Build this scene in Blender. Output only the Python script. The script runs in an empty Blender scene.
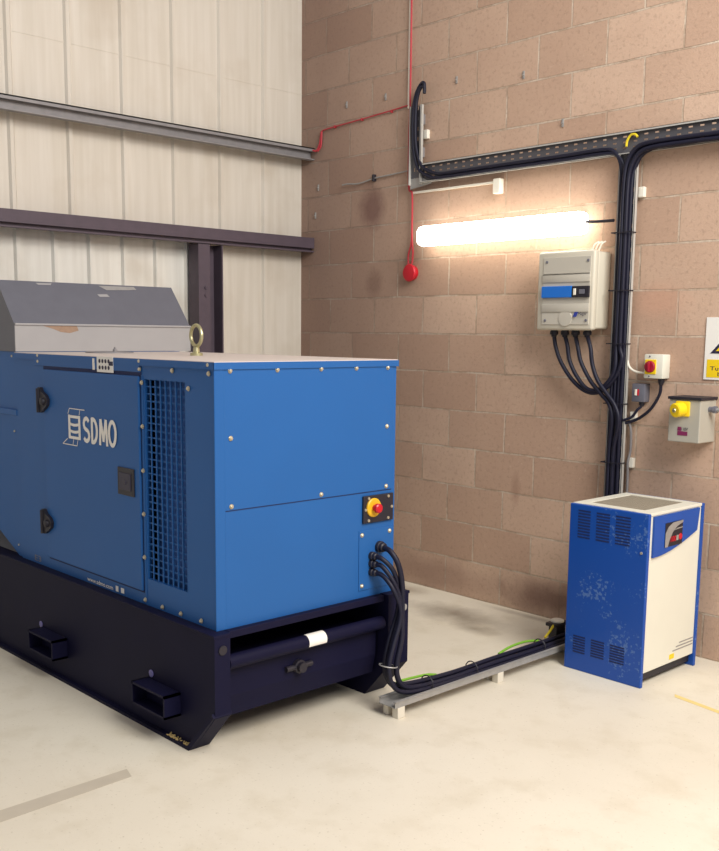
import bpy, bmesh, math, random
from mathutils import Vector, Matrix
random.seed(7)
S = bpy.context.scene
COL = S.collection
# ------------------------------------------------------------------ camera
CAM = Vector((5.701524, -4.780149, 1.658970))
CR = Vector((0.684342, 0.729074, 0.011237)); CU = Vector((-0.112506, 0.090352, 0.989535)); CF = Vector((-0.720429, 0.678444, -0.143857))
FPX, PPX, PPY = 1000.65, 359.5, 479.5
cd = bpy.data.cameras.new('camera'); cam = bpy.data.objects.new('camera', cd); COL.objects.link(cam)
cd.sensor_fit = 'HORIZONTAL'; cd.sensor_width = 36; cd.lens = 36*FPX/719; cd.shift_y = (PPY-425.5)/719
cd.clip_start = .05; cd.clip_end = 100
M = Matrix.Identity(4)
for i in range(3):
    M[i][0] = CR[i]; M[i][1] = CU[i]; M[i][2] = -CF[i]; M[i][3] = CAM[i]
cam.matrix_world = M
S.camera = cam
# ------------------------------------------------------------------ world, light, exposure
S.view_settings.view_transform = 'Standard'; S.view_settings.look = 'None'
S.view_settings.gamma = 1; S.view_settings.use_curve_mapping = False
S.view_settings.exposure = 0.0
w = bpy.data.worlds.new('world'); S.world = w; w.use_nodes = True
bg = w.node_tree.nodes['Background']; bg.inputs[0].default_value = (.93, .92, 1.0, 1); bg.inputs[1].default_value = .40
def area(name, loc, target, sx, sy, power, color):
    l = bpy.data.lights.new(name, 'AREA'); l.shape = 'RECTANGLE'; l.size = sx; l.size_y = sy; l.energy = power; l.color = color
    o = bpy.data.objects.new(name, l); COL.objects.link(o); o.location = loc
    o.rotation_euler = (Vector(target)-Vector(loc)).to_track_quat('-Z', 'Y').to_euler()
area('hall_lamp_front', (7.2, -2.4, 4.6), (2.4, -1.4, .3), 2.5, 2.5, 345, (1, .97, .925))
area('hall_lamp_side', (5.6, -1.6, 5.2), (3.2, -.8, .6), 1.8, 1.8, 90, (1, .965, .92))

# ------------------------------------------------------------------ helpers
def at(px, py, ax, val):
    """the point of the plane axis=val that lies on a sight line of the surveyed photograph"""
    d = CF*FPX + CR*(px-PPX) - CU*(py-PPY)
    return CAM + d*((val-CAM[ax])/d[ax])
def srgb(r, g, b):
    f = lambda c: (c/255/12.92) if c/255 <= .04045 else ((c/255+.055)/1.055)**2.4
    return (f(r), f(g), f(b), 1)
def mat(name, col, rough=.5, metal=0, noise=.0, nscale=20, bump=0, bscale=60, emit=None, es=0, spec=.5, coat=0):
    m = bpy.data.materials.new(name); m.use_nodes = True; nt = m.node_tree; b = nt.nodes['Principled BSDF']
    b.inputs['Roughness'].default_value = rough; b.inputs['Metallic'].default_value = metal
    b.inputs['Specular IOR Level'].default_value = spec; b.inputs['Coat Weight'].default_value = coat
    c = col if len(col) == 4 else (*col, 1)
    b.inputs['Base Color'].default_value = c
    if emit: b.inputs['Emission Color'].default_value = emit; b.inputs['Emission Strength'].default_value = es
    tc = nt.nodes.new('ShaderNodeTexCoord')
    if noise:
        n = nt.nodes.new('ShaderNodeTexNoise'); n.inputs['Scale'].default_value = nscale; n.inputs['Detail'].default_value = 5
        nt.links.new(tc.outputs['Object'], n.inputs['Vector'])
        mx = nt.nodes.new('ShaderNodeMix'); mx.data_type = 'RGBA'
        nt.links.new(n.outputs['Fac'], mx.inputs['Factor'])
        mx.inputs['A'].default_value = tuple(x*(1-noise) for x in c[:3])+(1,); mx.inputs['B'].default_value = tuple(min(1, x*(1+noise)) for x in c[:3])+(1,)
        nt.links.new(mx.outputs['Result'], b.inputs['Base Color'])
    if bump:
        n = nt.nodes.new('ShaderNodeTexNoise'); n.inputs['Scale'].default_value = bscale; n.inputs['Detail'].default_value = 4
        nt.links.new(tc.outputs['Object'], n.inputs['Vector'])
        bp = nt.nodes.new('ShaderNodeBump'); bp.inputs['Strength'].default_value = bump; bp.inputs['Distance'].default_value = .002
        nt.links.new(n.outputs['Fac'], bp.inputs['Height']); nt.links.new(bp.outputs['Normal'], b.inputs['Normal'])
    return m
def tag(o, label=None, cat=None, group=None, kind=None):
    if label: o['label'] = label
    if cat: o['category'] = cat
    if group: o['group'] = group
    if kind: o['kind'] = kind
    return o
def thing(name, loc, label, cat, group=None):
    o = bpy.data.objects.new(name, None); o.empty_display_size = .05; o.location = loc; COL.objects.link(o)
    return tag(o, label, cat, group)
def wloc(o):
    v = Vector((0, 0, 0))
    while o: v += o.location; o = o.parent
    return v
class B:
    """collects shapes in room coordinates and links them as one mesh object"""
    def __init__(s): s.bm = bmesh.new(); s.mi = 0
    def _f(s, vs, faces):
        v = [s.bm.verts.new(p) for p in vs]; out = []
        for f in faces:
            try: fc = s.bm.faces.new([v[i] for i in f]); fc.material_index = s.mi; out.append(fc)
            except ValueError: pass
        return out
    def m(s, i): s.mi = i; return s
    def box(s, x0, x1, y0, y1, z0, z1, bev=0, seg=2):
        vs = [(x, y, z) for x in (x0, x1) for y in (y0, y1) for z in (z0, z1)]
        fs = s._f(vs, [(0, 1, 3, 2), (4, 6, 7, 5), (0, 4, 5, 1), (2, 3, 7, 6), (0, 2, 6, 4), (1, 5, 7, 3)])
        if bev:
            es = list({e for f in fs for e in f.edges})
            r = bmesh.ops.bevel(s.bm, geom=es, offset=bev, segments=seg, affect='EDGES', profile=.5, clamp_overlap=True)
            for f in r['faces']: f.material_index = s.mi
        return s
    def prism(s, pts, vec):
        n = len(pts); v = Vector(vec); a = [Vector(p) for p in pts]
        s._f(a+[p+v for p in a], [tuple(range(n)), tuple(range(2*n-1, n-1, -1))]+[(i, i+n, (i+1) % n+n, (i+1) % n) for i in range(n)])
        return s
    def poly(s, pts): s._f(pts, [tuple(range(len(pts)))]); return s
    def lathe(s, base, axis, prof, n=20):
        base = Vector(base); a = Vector(axis).normalized(); u = a.orthogonal().normalized(); v = a.cross(u)
        vs = []
        for (d, r) in prof:
            for k in range(n):
                t = 2*math.pi*k/n; vs.append(base+a*d+(u*math.cos(t)+v*math.sin(t))*r)
        m = len(prof)
        fs = [(i*n+k, i*n+(k+1) % n, (i+1)*n+(k+1) % n, (i+1)*n+k) for i in range(m-1) for k in range(n)]
        fs += [tuple(range(n-1, -1, -1)), tuple((m-1)*n+k for k in range(n))]
        s._f(vs, fs); return s
    def cyl(s, p0, p1, r, n=16):
        p0 = Vector(p0); p1 = Vector(p1); return s.lathe(p0, p1-p0, [(0, r), ((p1-p0).length, r)], n)
    def tube(s, pts, r, n=10, smooth=6):
        P = [Vector(p) for p in pts]
        if smooth and len(P) > 2:
            Q = []
            E = [P[0]*2-P[1]]+P+[P[-1]*2-P[-2]]
            for i in range(1, len(E)-2):
                for k in range(smooth):
                    t = k/smooth; a, b, c, d = E[i-1], E[i], E[i+1], E[i+2]
                    Q.append(.5*((2*b)+(c-a)*t+(2*a-5*b+4*c-d)*t*t+(3*b-a-3*c+d)*t**3))
            Q.append(P[-1]); P = Q
        T = [(P[min(i+1, len(P)-1)]-P[max(i-1, 0)]).normalized() for i in range(len(P))]
        u = T[0].orthogonal().normalized(); vs = []
        for p, t in zip(P, T):
            u = (u-t*u.dot(t)).normalized(); v = t.cross(u)
            for k in range(n):
                g = 2*math.pi*k/n; vs.append(p+(u*math.cos(g)+v*math.sin(g))*r)
        m = len(P)
        fs = [(i*n+k, i*n+(k+1) % n, (i+1)*n+(k+1) % n, (i+1)*n+k) for i in range(m-1) for k in range(n)]
        fs += [tuple(range(n-1, -1, -1)), tuple((m-1)*n+k for k in range(n))]
        s._f(vs, fs); return s
    def torus(s, c, axis, R, r, n=28, k=10):
        c = Vector(c); a = Vector(axis).normalized(); u = a.orthogonal().normalized(); v = a.cross(u); vs = []
        for i in range(n):
            g = 2*math.pi*i/n; d = u*math.cos(g)+v*math.sin(g)
            for j in range(k):
                h = 2*math.pi*j/k; vs.append(c+d*(R+r*math.cos(h))+a*r*math.sin(h))
        s._f(vs, [(i*k+j, ((i+1) % n)*k+j, ((i+1) % n)*k+(j+1) % k, i*k+(j+1) % k) for i in range(n) for j in range(k)]); return s
    def text(s, body, o, right, up, width, height, bold=.0):
        """lettering as flat faces filling width x height from the lower left corner o"""
        c = bpy.data.curves.new('lettering', 'FONT'); c.body = body; c.offset = bold; c.resolution_u = 4; c.align_x = 'CENTER'
        t = bpy.data.objects.new('lettering', c); me = bpy.data.meshes.new_from_object(t)
        xs = [v.co.x for v in me.vertices]; ys = [v.co.y for v in me.vertices]
        x0, x1, y0, y1 = min(xs), max(xs), min(ys), max(ys); R_ = Vector(right); U_ = Vector(up); o = Vector(o)
        vs = [o+R_*((v.co.x-x0)/(x1-x0)*width)+U_*((v.co.y-y0)/(y1-y0)*height) for v in me.vertices]
        s._f(vs, [tuple(p.vertices) for p in me.polygons])
        bpy.data.objects.remove(t); bpy.data.curves.remove(c); bpy.data.meshes.remove(me); return s
    def build(s, name, mats, parent=None, smooth=False, thick=0, origin=None, normals=True):
        if normals: bmesh.ops.recalc_face_normals(s.bm, faces=s.bm.faces)
        me = bpy.data.meshes.new(name)
        vs = [v.co for v in s.bm.verts]
        if parent is not None: off = wloc(parent)
        else:
            off = Vector(origin) if origin else Vector(((min(v.x for v in vs)+max(v.x for v in vs))/2, (min(v.y for v in vs)+max(v.y for v in vs))/2, min(v.z for v in vs)))
        bmesh.ops.translate(s.bm, verts=s.bm.verts, vec=-off)
        if smooth:
            for f in s.bm.faces: f.smooth = True
        s.bm.to_mesh(me); s.bm.free()
        for m_ in (mats if isinstance(mats, (list, tuple)) else [mats]): me.materials.append(m_)
        if smooth: me.set_sharp_from_angle(angle=math.radians(35))
        o = bpy.data.objects.new(name, me); COL.objects.link(o)
        if parent is not None: o.parent = parent
        else: o.location = off
        if thick:
            md = o.modifiers.new('thickness', 'SOLIDIFY'); md.thickness = thick; md.offset = 0
        return o
def copy_tree(o, delta, parent=None):
    c = o.copy(); COL.objects.link(c); c.parent = parent
    if parent is None: c.location = o.location+Vector(delta)
    for ch in [x for x in COL.objects if x.parent == o]: copy_tree(ch, (0, 0, 0), c)
    return c

# ------------------------------------------------------------------ materials
m_blue = mat('blue_paint', srgb(36, 91, 154), .45, spec=.25, noise=.06, nscale=3)
m_blue2 = mat('cabinet_blue_paint', srgb(16, 74, 160), .45, noise=.08, nscale=8)
m_black = mat('skid_black_paint', (.007, .0068, .026), .55, noise=.15, nscale=6, spec=.12)
m_cable = mat('cable_rubber', (.008, .008, .022), .5, spec=.35)
m_rubber = mat('black_plastic', (.014, .012, .02), .5)
m_zinc = mat('bolt_zinc', srgb(200, 190, 165), .35, metal=.6)
m_brass = mat('yellow_zinc', srgb(185, 180, 140), .35, metal=.7)
m_galv = mat('galvanised_steel', srgb(160, 158, 155), .5, metal=.35, noise=.2, nscale=25)
m_galv_d = mat('weathered_galvanised_steel', srgb(136, 133, 134), .6, metal=.2, noise=.25, nscale=18)
m_rail2 = mat('dark_steel_paint', srgb(80, 68, 78), .6, noise=.2, nscale=15)
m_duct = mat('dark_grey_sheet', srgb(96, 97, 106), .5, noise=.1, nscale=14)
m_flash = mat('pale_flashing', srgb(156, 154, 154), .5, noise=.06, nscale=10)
m_roof = mat('beige_roof', srgb(196, 184, 176), .6, noise=.06, nscale=10)  # generator roof in pale beige, unlike the blue body
m_white = mat('white_plastic', srgb(235, 230, 215), .4)
m_cream = mat('cream_enamel', srgb(221, 219, 204), .4, noise=.03, nscale=9)
m_board = mat('board_plastic', srgb(205, 198, 180), .4)
m_board2 = mat('board_lid_plastic', srgb(194, 188, 174), .35)
m_yellow = mat('yellow_plastic', srgb(240, 205, 20), .4)
m_red = mat('red_plastic', srgb(190, 18, 38), .35)
m_redw = mat('red_cable', srgb(182, 48, 60), .5)
m_paper = mat('white_print', srgb(235, 232, 225), .6)
m_ink = mat('dark_print', srgb(35, 30, 60), .6)
m_mag = mat('plum_print', srgb(120, 30, 80), .6)
m_grey = mat('grey_enamel', srgb(172, 168, 155), .45, noise=.05)
m_sgrey = mat('grey_switch_enamel', srgb(105, 105, 115), .4)
m_blueled = mat('blue_window_plastic', srgb(20, 110, 205), .3)
m_yg = mat('earth_yellow', srgb(225, 200, 40), .5)
m_gn = mat('earth_green', srgb(120, 175, 50), .5)
m_hole = mat('louvre_dark', srgb(8, 30, 80), .7)
m_core = mat('radiator_blue', srgb(42, 88, 158), .7)
m_rust = mat('rust', srgb(150, 124, 104), .8, noise=.2, nscale=40)
m_hinge = mat('latch_dark', srgb(45, 42, 62), .5)
m_conc = mat('block_concrete', srgb(215, 208, 192), .8)
m_chips = mat('wood_chips', srgb(190, 165, 110), .8)
m_tube = mat('diffuser', (1, 1, 1), .5, emit=(1, .93, .80, 1), es=8)

def floor_mat():
    m = bpy.data.materials.new('concrete_floor'); m.use_nodes = True; nt = m.node_tree; b = nt.nodes['Principled BSDF']; L = nt.links.new
    tc = nt.nodes.new('ShaderNodeTexCoord')
    def noise(sc, det, lo, hi, vec=None):
        n = nt.nodes.new('ShaderNodeTexNoise'); n.inputs['Scale'].default_value = sc; n.inputs['Detail'].default_value = det; n.inputs['Roughness'].default_value = .6
        L(vec or tc.outputs['Object'], n.inputs['Vector'])
        r = nt.nodes.new('ShaderNodeMapRange'); r.inputs['From Min'].default_value = lo; r.inputs['From Max'].default_value = hi; L(n.outputs['Fac'], r.inputs['Value']); return r.outputs['Result']
    def mix(f, a, c, mode='MIX'):
        x = nt.nodes.new('ShaderNodeMix'); x.data_type = 'RGBA'; x.blend_type = mode
        if isinstance(f, float): x.inputs['Factor'].default_value = f
        else: L(f, x.inputs['Factor'])
        for s_, v in (('A', a), ('B', c)):
            if isinstance(v, tuple): x.inputs[s_].default_value = v
            else: L(v, x.inputs[s_])
        return x.outputs['Result']
    c = mix(noise(.9, 4, .3, .7), srgb(212, 203, 184), srgb(222, 214, 196))
    c = mix(noise(5, 6, .5, .9), c, srgb(200, 189, 166))
    c = mix(noise(70, 3, .62, .8), c, srgb(180, 168, 145))
    # oily stains with their own outline
    for (x, y, sx, sy, k, dk) in ((1.85, -.36, .42, .20, .75, (98, 80, 64)), (2.12, -.5, .2, .10, .6, (105, 88, 70)), (1.25, -.15, .22, .12, .5, (135, 115, 95)), (2.2, -.06, .45, .05, .5, (125, 104, 86)), (2.05, -2.1, .9, .5, .2, (150, 135, 115))):
        mp = nt.nodes.new('ShaderNodeMapping'); mp.vector_type = 'TEXTURE'; mp.inputs['Location'].default_value = (x, y, 0); mp.inputs['Scale'].default_value = (sx, sy, 1); L(tc.outputs['Object'], mp.inputs['Vector'])
        ln = nt.nodes.new('ShaderNodeVectorMath'); ln.operation = 'LENGTH'; L(mp.outputs['Vector'], ln.inputs[0])
        a = nt.nodes.new('ShaderNodeMath'); a.operation = 'ADD'; L(ln.outputs['Value'], a.inputs[0])
        nn = noise(6, 4, -.1, 1.1); L(nn, a.inputs[1])
        r = nt.nodes.new('ShaderNodeMapRange'); r.inputs['From Min'].default_value = 1.5; r.inputs['From Max'].default_value = .5; r.inputs['To Max'].default_value = k; L(a.outputs[0], r.inputs['Value'])
        c = mix(r.outputs['Result'], c, srgb(*dk))
    L(c, b.inputs['Base Color']); b.inputs['Roughness'].default_value = .55; b.inputs['Specular IOR Level'].default_value = .35
    bp = nt.nodes.new('ShaderNodeBump'); bp.inputs['Strength'].default_value = .15; bp.inputs['Distance'].default_value = .002; L(noise(120, 3, 0, 1), bp.inputs['Height']); L(bp.outputs['Normal'], b.inputs['Normal'])
    return m
def block_mat():
    m = bpy.data.materials.new('concrete_blockwork'); m.use_nodes = True; nt = m.node_tree; b = nt.nodes['Principled BSDF']; L = nt.links.new
    tc = nt.nodes.new('ShaderNodeTexCoord'); sx = nt.nodes.new('ShaderNodeSeparateXYZ'); L(tc.outputs['Object'], sx.inputs[0])
    cb = nt.nodes.new('ShaderNodeCombineXYZ'); ad = nt.nodes.new('ShaderNodeMath'); ad.operation = 'ADD'; ad.inputs[1].default_value = 4.5-.3268
    q = sx.outputs['Z']     # the bond creeps a few millimetres along the wall with every course
    for op, val in (('DIVIDE', .23783), ('FLOOR', 0), ('SUBTRACT', 4), ('MAXIMUM', 0), ('MULTIPLY', .0075)):
        n_ = nt.nodes.new('ShaderNodeMath'); n_.operation = op; n_.inputs[1].default_value = val; L(q, n_.inputs[0]); q = n_.outputs[0]
    cr = nt.nodes.new('ShaderNodeMath'); cr.operation = 'ADD'; L(sx.outputs['X'], cr.inputs[0]); L(q, cr.inputs[1])
    L(cr.outputs[0], ad.inputs[0]); L(ad.outputs[0], cb.inputs['X']); L(sx.outputs['Z'], cb.inputs['Y'])
    wn = nt.nodes.new('ShaderNodeTexNoise'); wn.inputs['Scale'].default_value = 3.5; wn.inputs['Detail'].default_value = 4; L(tc.outputs['Object'], wn.inputs['Vector'])
    sb = nt.nodes.new('ShaderNodeVectorMath'); sb.operation = 'SUBTRACT'; sb.inputs[1].default_value = (.5, .5, .5); L(wn.outputs['Color'], sb.inputs[0])
    sc = nt.nodes.new('ShaderNodeVectorMath'); sc.operation = 'SCALE'; sc.inputs['Scale'].default_value = .012; L(sb.outputs[0], sc.inputs[0])
    av = nt.nodes.new('ShaderNodeVectorMath'); av.operation = 'ADD'; L(cb.outputs[0], av.inputs[0]); L(sc.outputs[0], av.inputs[1])
    br = nt.nodes.new('ShaderNodeTexBrick'); L(av.outputs[0], br.inputs['Vector'])
    br.inputs['Scale'].default_value = 1; br.inputs['Brick Width'].default_value = .45; br.inputs['Row Height'].default_value = .23783
    br.inputs['Mortar Size'].default_value = .006; br.inputs['Mortar Smooth'].default_value = .25; br.inputs['Bias'].default_value = .05
    br.inputs['Color1'].default_value = srgb(212, 183, 160); br.inputs['Color2'].default_value = srgb(187, 156, 134); br.inputs['Mortar'].default_value = srgb(208, 192, 172)
    def noise(s_, det, lo, hi, a=0., z=1.):
        n = nt.nodes.new('ShaderNodeTexNoise'); n.inputs['Scale'].default_value = s_; n.inputs['Detail'].default_value = det; n.inputs['Roughness'].default_value = .65; L(tc.outputs['Object'], n.inputs['Vector'])
        r = nt.nodes.new('ShaderNodeMapRange'); r.inputs['From Min'].default_value = lo; r.inputs['From Max'].default_value = hi; r.inputs['To Min'].default_value = a; r.inputs['To Max'].default_value = z; L(n.outputs['Fac'], r.inputs['Value']); return r.outputs['Result']
    def mix(f, a, c, mode='MIX'):
        x = nt.nodes.new('ShaderNodeMix'); x.data_type = 'RGBA'; x.blend_type = mode
        if isinstance(f, float): x.inputs['Factor'].default_value = f
        else: L(f, x.inputs['Factor'])
        for s_, v in (('A', a), ('B', c)):
            if isinstance(v, tuple): x.inputs[s_].default_value = v
            else: L(v, x.inputs[s_])
        return x.outputs['Result']
    L(mix(noise(6, 4, .4, .6), srgb(180, 158, 136), srgb(216, 200, 180)), br.inputs['Mortar'])
    c = mix(noise(2.2, 4, .35, .75, 0, .4), br.outputs['Color'], srgb(176, 144, 124))
    c = mix(noise(45, 4, .52, .75, 0, .55), c, srgb(150, 125, 106))
    c = mix(noise(38, 3, .60, .8, 0, .5), c, srgb(215, 190, 165))
    # light falloff towards the cladding corner, painted in as a browner, darker tone
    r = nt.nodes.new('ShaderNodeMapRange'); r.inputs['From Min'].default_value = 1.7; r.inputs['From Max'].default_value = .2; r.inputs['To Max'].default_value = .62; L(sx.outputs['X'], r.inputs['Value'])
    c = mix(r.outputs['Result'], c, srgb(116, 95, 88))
    # stained blocks
    def blob(cx, cz, wx, wz, k, col, c):
        mp = nt.nodes.new('ShaderNodeMapping'); mp.vector_type = 'TEXTURE'; mp.inputs['Location'].default_value = (cx, 0, cz); mp.inputs['Scale'].default_value = (wx, 10, wz); L(tc.outputs['Object'], mp.inputs['Vector'])
        ln = nt.nodes.new('ShaderNodeVectorMath'); ln.operation = 'LENGTH'; L(mp.outputs['Vector'], ln.inputs[0])
        a = nt.nodes.new('ShaderNodeMath'); a.operation = 'ADD'; L(ln.outputs['Value'], a.inputs[0]); L(noise(5, 4, 0, 1, -.1, .9), a.inputs[1])
        r = nt.nodes.new('ShaderNodeMapRange'); r.inputs['From Min'].default_value = 1.4; r.inputs['From Max'].default_value = .7; r.inputs['To Max'].default_value = k; L(a.outputs[0], r.inputs['Value'])
        return mix(r.outputs['Result'], c, srgb(*col))
    c = blob(.72, 2.5, .16, .17, .6, (96, 62, 62), c)
    c = blob(.75, 2.0, .10, .12, .4, (105, 78, 70), c)
    c = blob(2.35, .12, .5, .13, .75, (120, 92, 82), c)
    c = blob(1.4, .1, .6, .12, .4, (130, 100, 88), c)
    c = blob(2.0, .75, .04, .12, .35, (140, 105, 88), c)
    c = blob(2.9, 1.85, .2, .13, .45, (208, 160, 135), c)
    L(c, b.inputs['Base Color']); b.inputs['Roughness'].default_value = .9; b.inputs['Specular IOR Level'].default_value = .15
    h = nt.nodes.new('ShaderNodeMath'); h.operation = 'SUBTRACT'; L(noise(90, 4, 0, 1, 0, .35), h.inputs[0]); L(br.outputs['Fac'], h.inputs[1])
    bp = nt.nodes.new('ShaderNodeBump'); bp.inputs['Strength'].default_value = .9; bp.inputs['Distance'].default_value = .006; L(h.outputs[0], bp.inputs['Height']); L(bp.outputs['Normal'], b.inputs['Normal'])
    return m
def clad_mat(name, c1, c2):
    m = bpy.data.materials.new(name); m.use_nodes = True; nt = m.node_tree; b = nt.nodes['Principled BSDF']; L = nt.links.new
    tc = nt.nodes.new('ShaderNodeTexCoord'); mp = nt.nodes.new('ShaderNodeMapping'); mp.inputs['Scale'].default_value = (1, 14, .8); L(tc.outputs['Object'], mp.inputs['Vector'])
    n = nt.nodes.new('ShaderNodeTexNoise'); n.inputs['Scale'].default_value = 1.6; n.inputs['Detail'].default_value = 6; L(mp.outputs[0], n.inputs['Vector'])
    r = nt.nodes.new('ShaderNodeMapRange'); r.inputs['From Min'].default_value = .35; r.inputs['From Max'].default_value = .7; L(n.outputs['Fac'], r.inputs['Value'])
    mx = nt.nodes.new('ShaderNodeMix'); mx.data_type = 'RGBA'; mx.inputs['A'].default_value = c1; mx.inputs['B'].default_value = c2; L(r.outputs[0], mx.inputs['Factor'])
    n2 = nt.nodes.new('ShaderNodeTexNoise'); n2.inputs['Scale'].default_value = 2.3; n2.inputs['Detail'].default_value = 5; L(tc.outputs['Object'], n2.inputs['Vector'])
    r2 = nt.nodes.new('ShaderNodeMapRange'); r2.inputs['From Min'].default_value = .52; r2.inputs['From Max'].default_value = .75; r2.inputs['To Max'].default_value = .5; L(n2.outputs['Fac'], r2.inputs['Value'])
    m2 = nt.nodes.new('ShaderNodeMix'); m2.data_type = 'RGBA'; L(mx.outputs['Result'], m2.inputs['A']); m2.inputs['B'].default_value = srgb(180, 166, 146); L(r2.outputs[0], m2.inputs['Factor'])
    L(m2.outputs['Result'], b.inputs['Base Color']); b.inputs['Roughness'].default_value = .55
    return m
m_clad = clad_mat('cladding_sheet', srgb(202, 194, 180), srgb(212, 205, 193))
m_clad2 = clad_mat('door_sheet', srgb(214, 210, 200), srgb(226, 223, 214))

# ------------------------------------------------------------------ setting
tag(B().box(-.3, 9, -8, .2, -.1, 0).build('floor', floor_mat(), origin=(0, 0, 0)), kind='structure')
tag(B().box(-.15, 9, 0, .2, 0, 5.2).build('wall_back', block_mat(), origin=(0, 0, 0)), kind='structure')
def cladding(y0, y1, z0, z1, x, start, pitch, rib, dep):
    """trapezoid-ribbed sheet facing +X"""
    ys = [y0]; k = start
    while k > y0: k -= pitch
    prof = [(y0, x)]
    while k < y1:
        for (dy, dx) in ((-rib, 0), (-rib*.5, dep), (rib*.5, dep), (rib, 0)):
            yy = k+dy
            if y0 < yy < y1: prof.append((yy, x+dx))
        k += pitch
    prof.append((y1, x))
    b = B()
    for (a, c) in zip(prof, prof[1:]):
        b.poly([(a[1], a[0], z0), (c[1], c[0], z0), (c[1], c[0], z1), (a[1], a[0], z1)])
    bmesh.ops.remove_doubles(b.bm, verts=b.bm.verts, dist=1e-5)
    return b
b = cladding(-6.5, .0, 2.26, 5.2, -.02, -.343, .365, .022, .018)
for f in cladding(-.95, .0, 0, 2.26, -.02, -.343, .365, .022, .018).bm.faces: b.poly([v.co.copy() for v in f.verts])
b.box(-.1, -.03, -6.5, .0, 2.27, 5.2); b.box(-.1, -.03, -.95, .0, 0, 2.27)
b.box(-.02, -.018, -6.5, 0, 3.337, 3.342)
tag(b.build('wall_left', m_clad, origin=(0, 0, 0), normals=False), kind='structure')
# sheeted door opening between the beam and the floor
b = cladding(-6.5, -.9, 0, 2.26, -.05, -.97, .235, .02, .022); b.box(-.12, -.06, -6.5, -.9, 0, 2.27)
tag(b.build('door_1', m_clad2, origin=(0, 0, 0), normals=False), kind='structure')

# steel rails and post of the left wall
def channel(z0, z1, xw, xf, y0, y1, t=.006, lip=.0):
    b = B(); b.box(xw-t, xw, y0, y1, z0, z1); b.box(-.012 if lip else xw, xf, y0, y1, z1-t, z1); b.box(xw, xf, y0, y1, z0, z0+t)
    return b
b = channel(2.873, 2.955, .085, .125, -6, -.002, .008, .1); b.box(.117, .125, -6, -.002, 2.93, 2.955)
tag(b.build('cladding_rail', m_galv_d), 'galvanised grey steel rail across the cream cladding, the upper of two', 'steel rail')
b = channel(2.235, 2.335, .095, .125, -6, -.002, .009, .1); b.box(.117, .127, -6, -.002, 2.262, 2.335)
tag(b.build('cladding_rail', m_rail2), 'dark brown steel rail along the top of the post, the lower of two', 'steel rail')
b = B(); b.box(.003, .115, -.985, -.975, 0, 2.232); b.box(.003, .115, -.80, -.79, 0, 2.232); b.box(.01, .02, -.975, -.80, 0, 2.232)
b.box(.095, .115, -.975, -.895, 0, 2.232)
p = b.build('door_post', m_rail2, origin=(.05, -.89, 0)); tag(p, 'dark upright steel post behind the generator, under the lower rail', 'post')
for z in (1.9, 1.95): tag(B().lathe((.115, -.93, z), (1, 0, 0), [(0, .012), (.008, .012)], 6).build('bolt', m_rail2, p))

# ------------------------------------------------------------------ generator
XG, YG, YF, ZB, ZT, XB = 2.57, -2.588, -1.615, .502, 1.548, .854
G = thing('generator', (1.7, -2.1, 0), 'blue enclosed diesel generator standing on a black steel skid', 'generator')
b = B()
ov = (2.07, 2.37, .62, 1.465)   # grille opening
t = .02
b.box(XB, ov[0], YG, YG+t, ZB, ZT-.012); b.box(ov[1], XG, YG, YG+t, ZB, ZT-.012)
b.box(ov[0], ov[1], YG, YG+t, ZB, ov[2]); b.box(ov[0], ov[1], YG, YG+t, ov[3], ZT-.012)
b.box(XB, XG, YF-t, YF, ZB, ZT-.012); b.box(XB, XB+t, YG+t, YF-t, ZB, ZT-.012)
b.box(XG-t, XG, YG+t, YF-t, ZB, ZT-.012)
bmesh.ops.remove_doubles(b.bm, verts=b.bm.verts, dist=1e-6)
b.box(XG-.002, XG+.004, YG-.004, YG+.045, ZB, ZT-.012, .003)      # folded corner post
body = b.build('body', m_blue, G)
B().box(ov[0]-.03, ov[1]+.03, YG+.075, YG+.085, ov[2]-.03, ov[3]+.03).build('radiator_core', m_core, G)
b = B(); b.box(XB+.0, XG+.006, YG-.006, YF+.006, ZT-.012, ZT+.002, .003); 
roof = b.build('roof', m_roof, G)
B().box(XB, XG+.008, YG-.008, YG-.0065, ZT-.028, ZT-.001).box(XG+.0065, XG+.008, YG-.008, YF+.008, ZT-.028, ZT-.001).build('roof_edge', m_blue, G)
# header strip and door
B().box(1.07, 2.045, YG-.007, YG, 1.492, 1.522, .002).build('header_strip', m_blue, G)
door = B().box(1.175, 2.04, YG-.012, YG, .562, 1.476, .004).build('access_door', m_blue, G)
B().box(1.165, 2.05, YG-.0025, YG-.0005, 1.474, 1.494).box(1.165, 1.176, YG-.0025, YG-.0005, .555, 1.48).box(2.039, 2.046, YG-.0025, YG-.0005, .555, 1.48).box(1.165, 2.05, YG-.0025, YG-.0005, .553, .563).build('door_gap', m_hole, G)  # gap round the door drawn as dark strips, its shade in the colour
def hinge(z):
    b = B(); y = YG-.012
    b.prism([(1.148, y, z-.055), (1.175, y, z-.055), (1.235, y, z-.018), (1.242, y, z+.01), (1.225, y, z+.03), (1.185, y, z+.045), (1.17, y, z+.065), (1.148, y, z+.065)], (0, -.016, 0))
    b.lathe((1.2, y-.014, z), (0, -1, 0), [(0, .02), (.012, .018), (.016, .01)], 16)
    b.cyl((1.155, y-.018, z-.055), (1.155, y-.018, z+.06), .01, 10)
    b.box(1.145, 1.17, y-.01, YG, z-.05, z+.05)
    return b
for z in (1.325, .735): hinge(z).build('hinge', m_rubber, door, smooth=True)
b = B(); y = YG-.012
b.box(1.865, 2.0, y-.006, y, .962, 1.082, .004); la = b.build('latch', m_rubber, door)
B().box(1.885, 1.978, y-.010, y-.005, .985, 1.06, .003).lathe((1.935, y-.009, 1.02), (0, -1, 0), [(0, .009), (.004, .008)], 12).build('latch_key', m_hinge, la)
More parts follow.
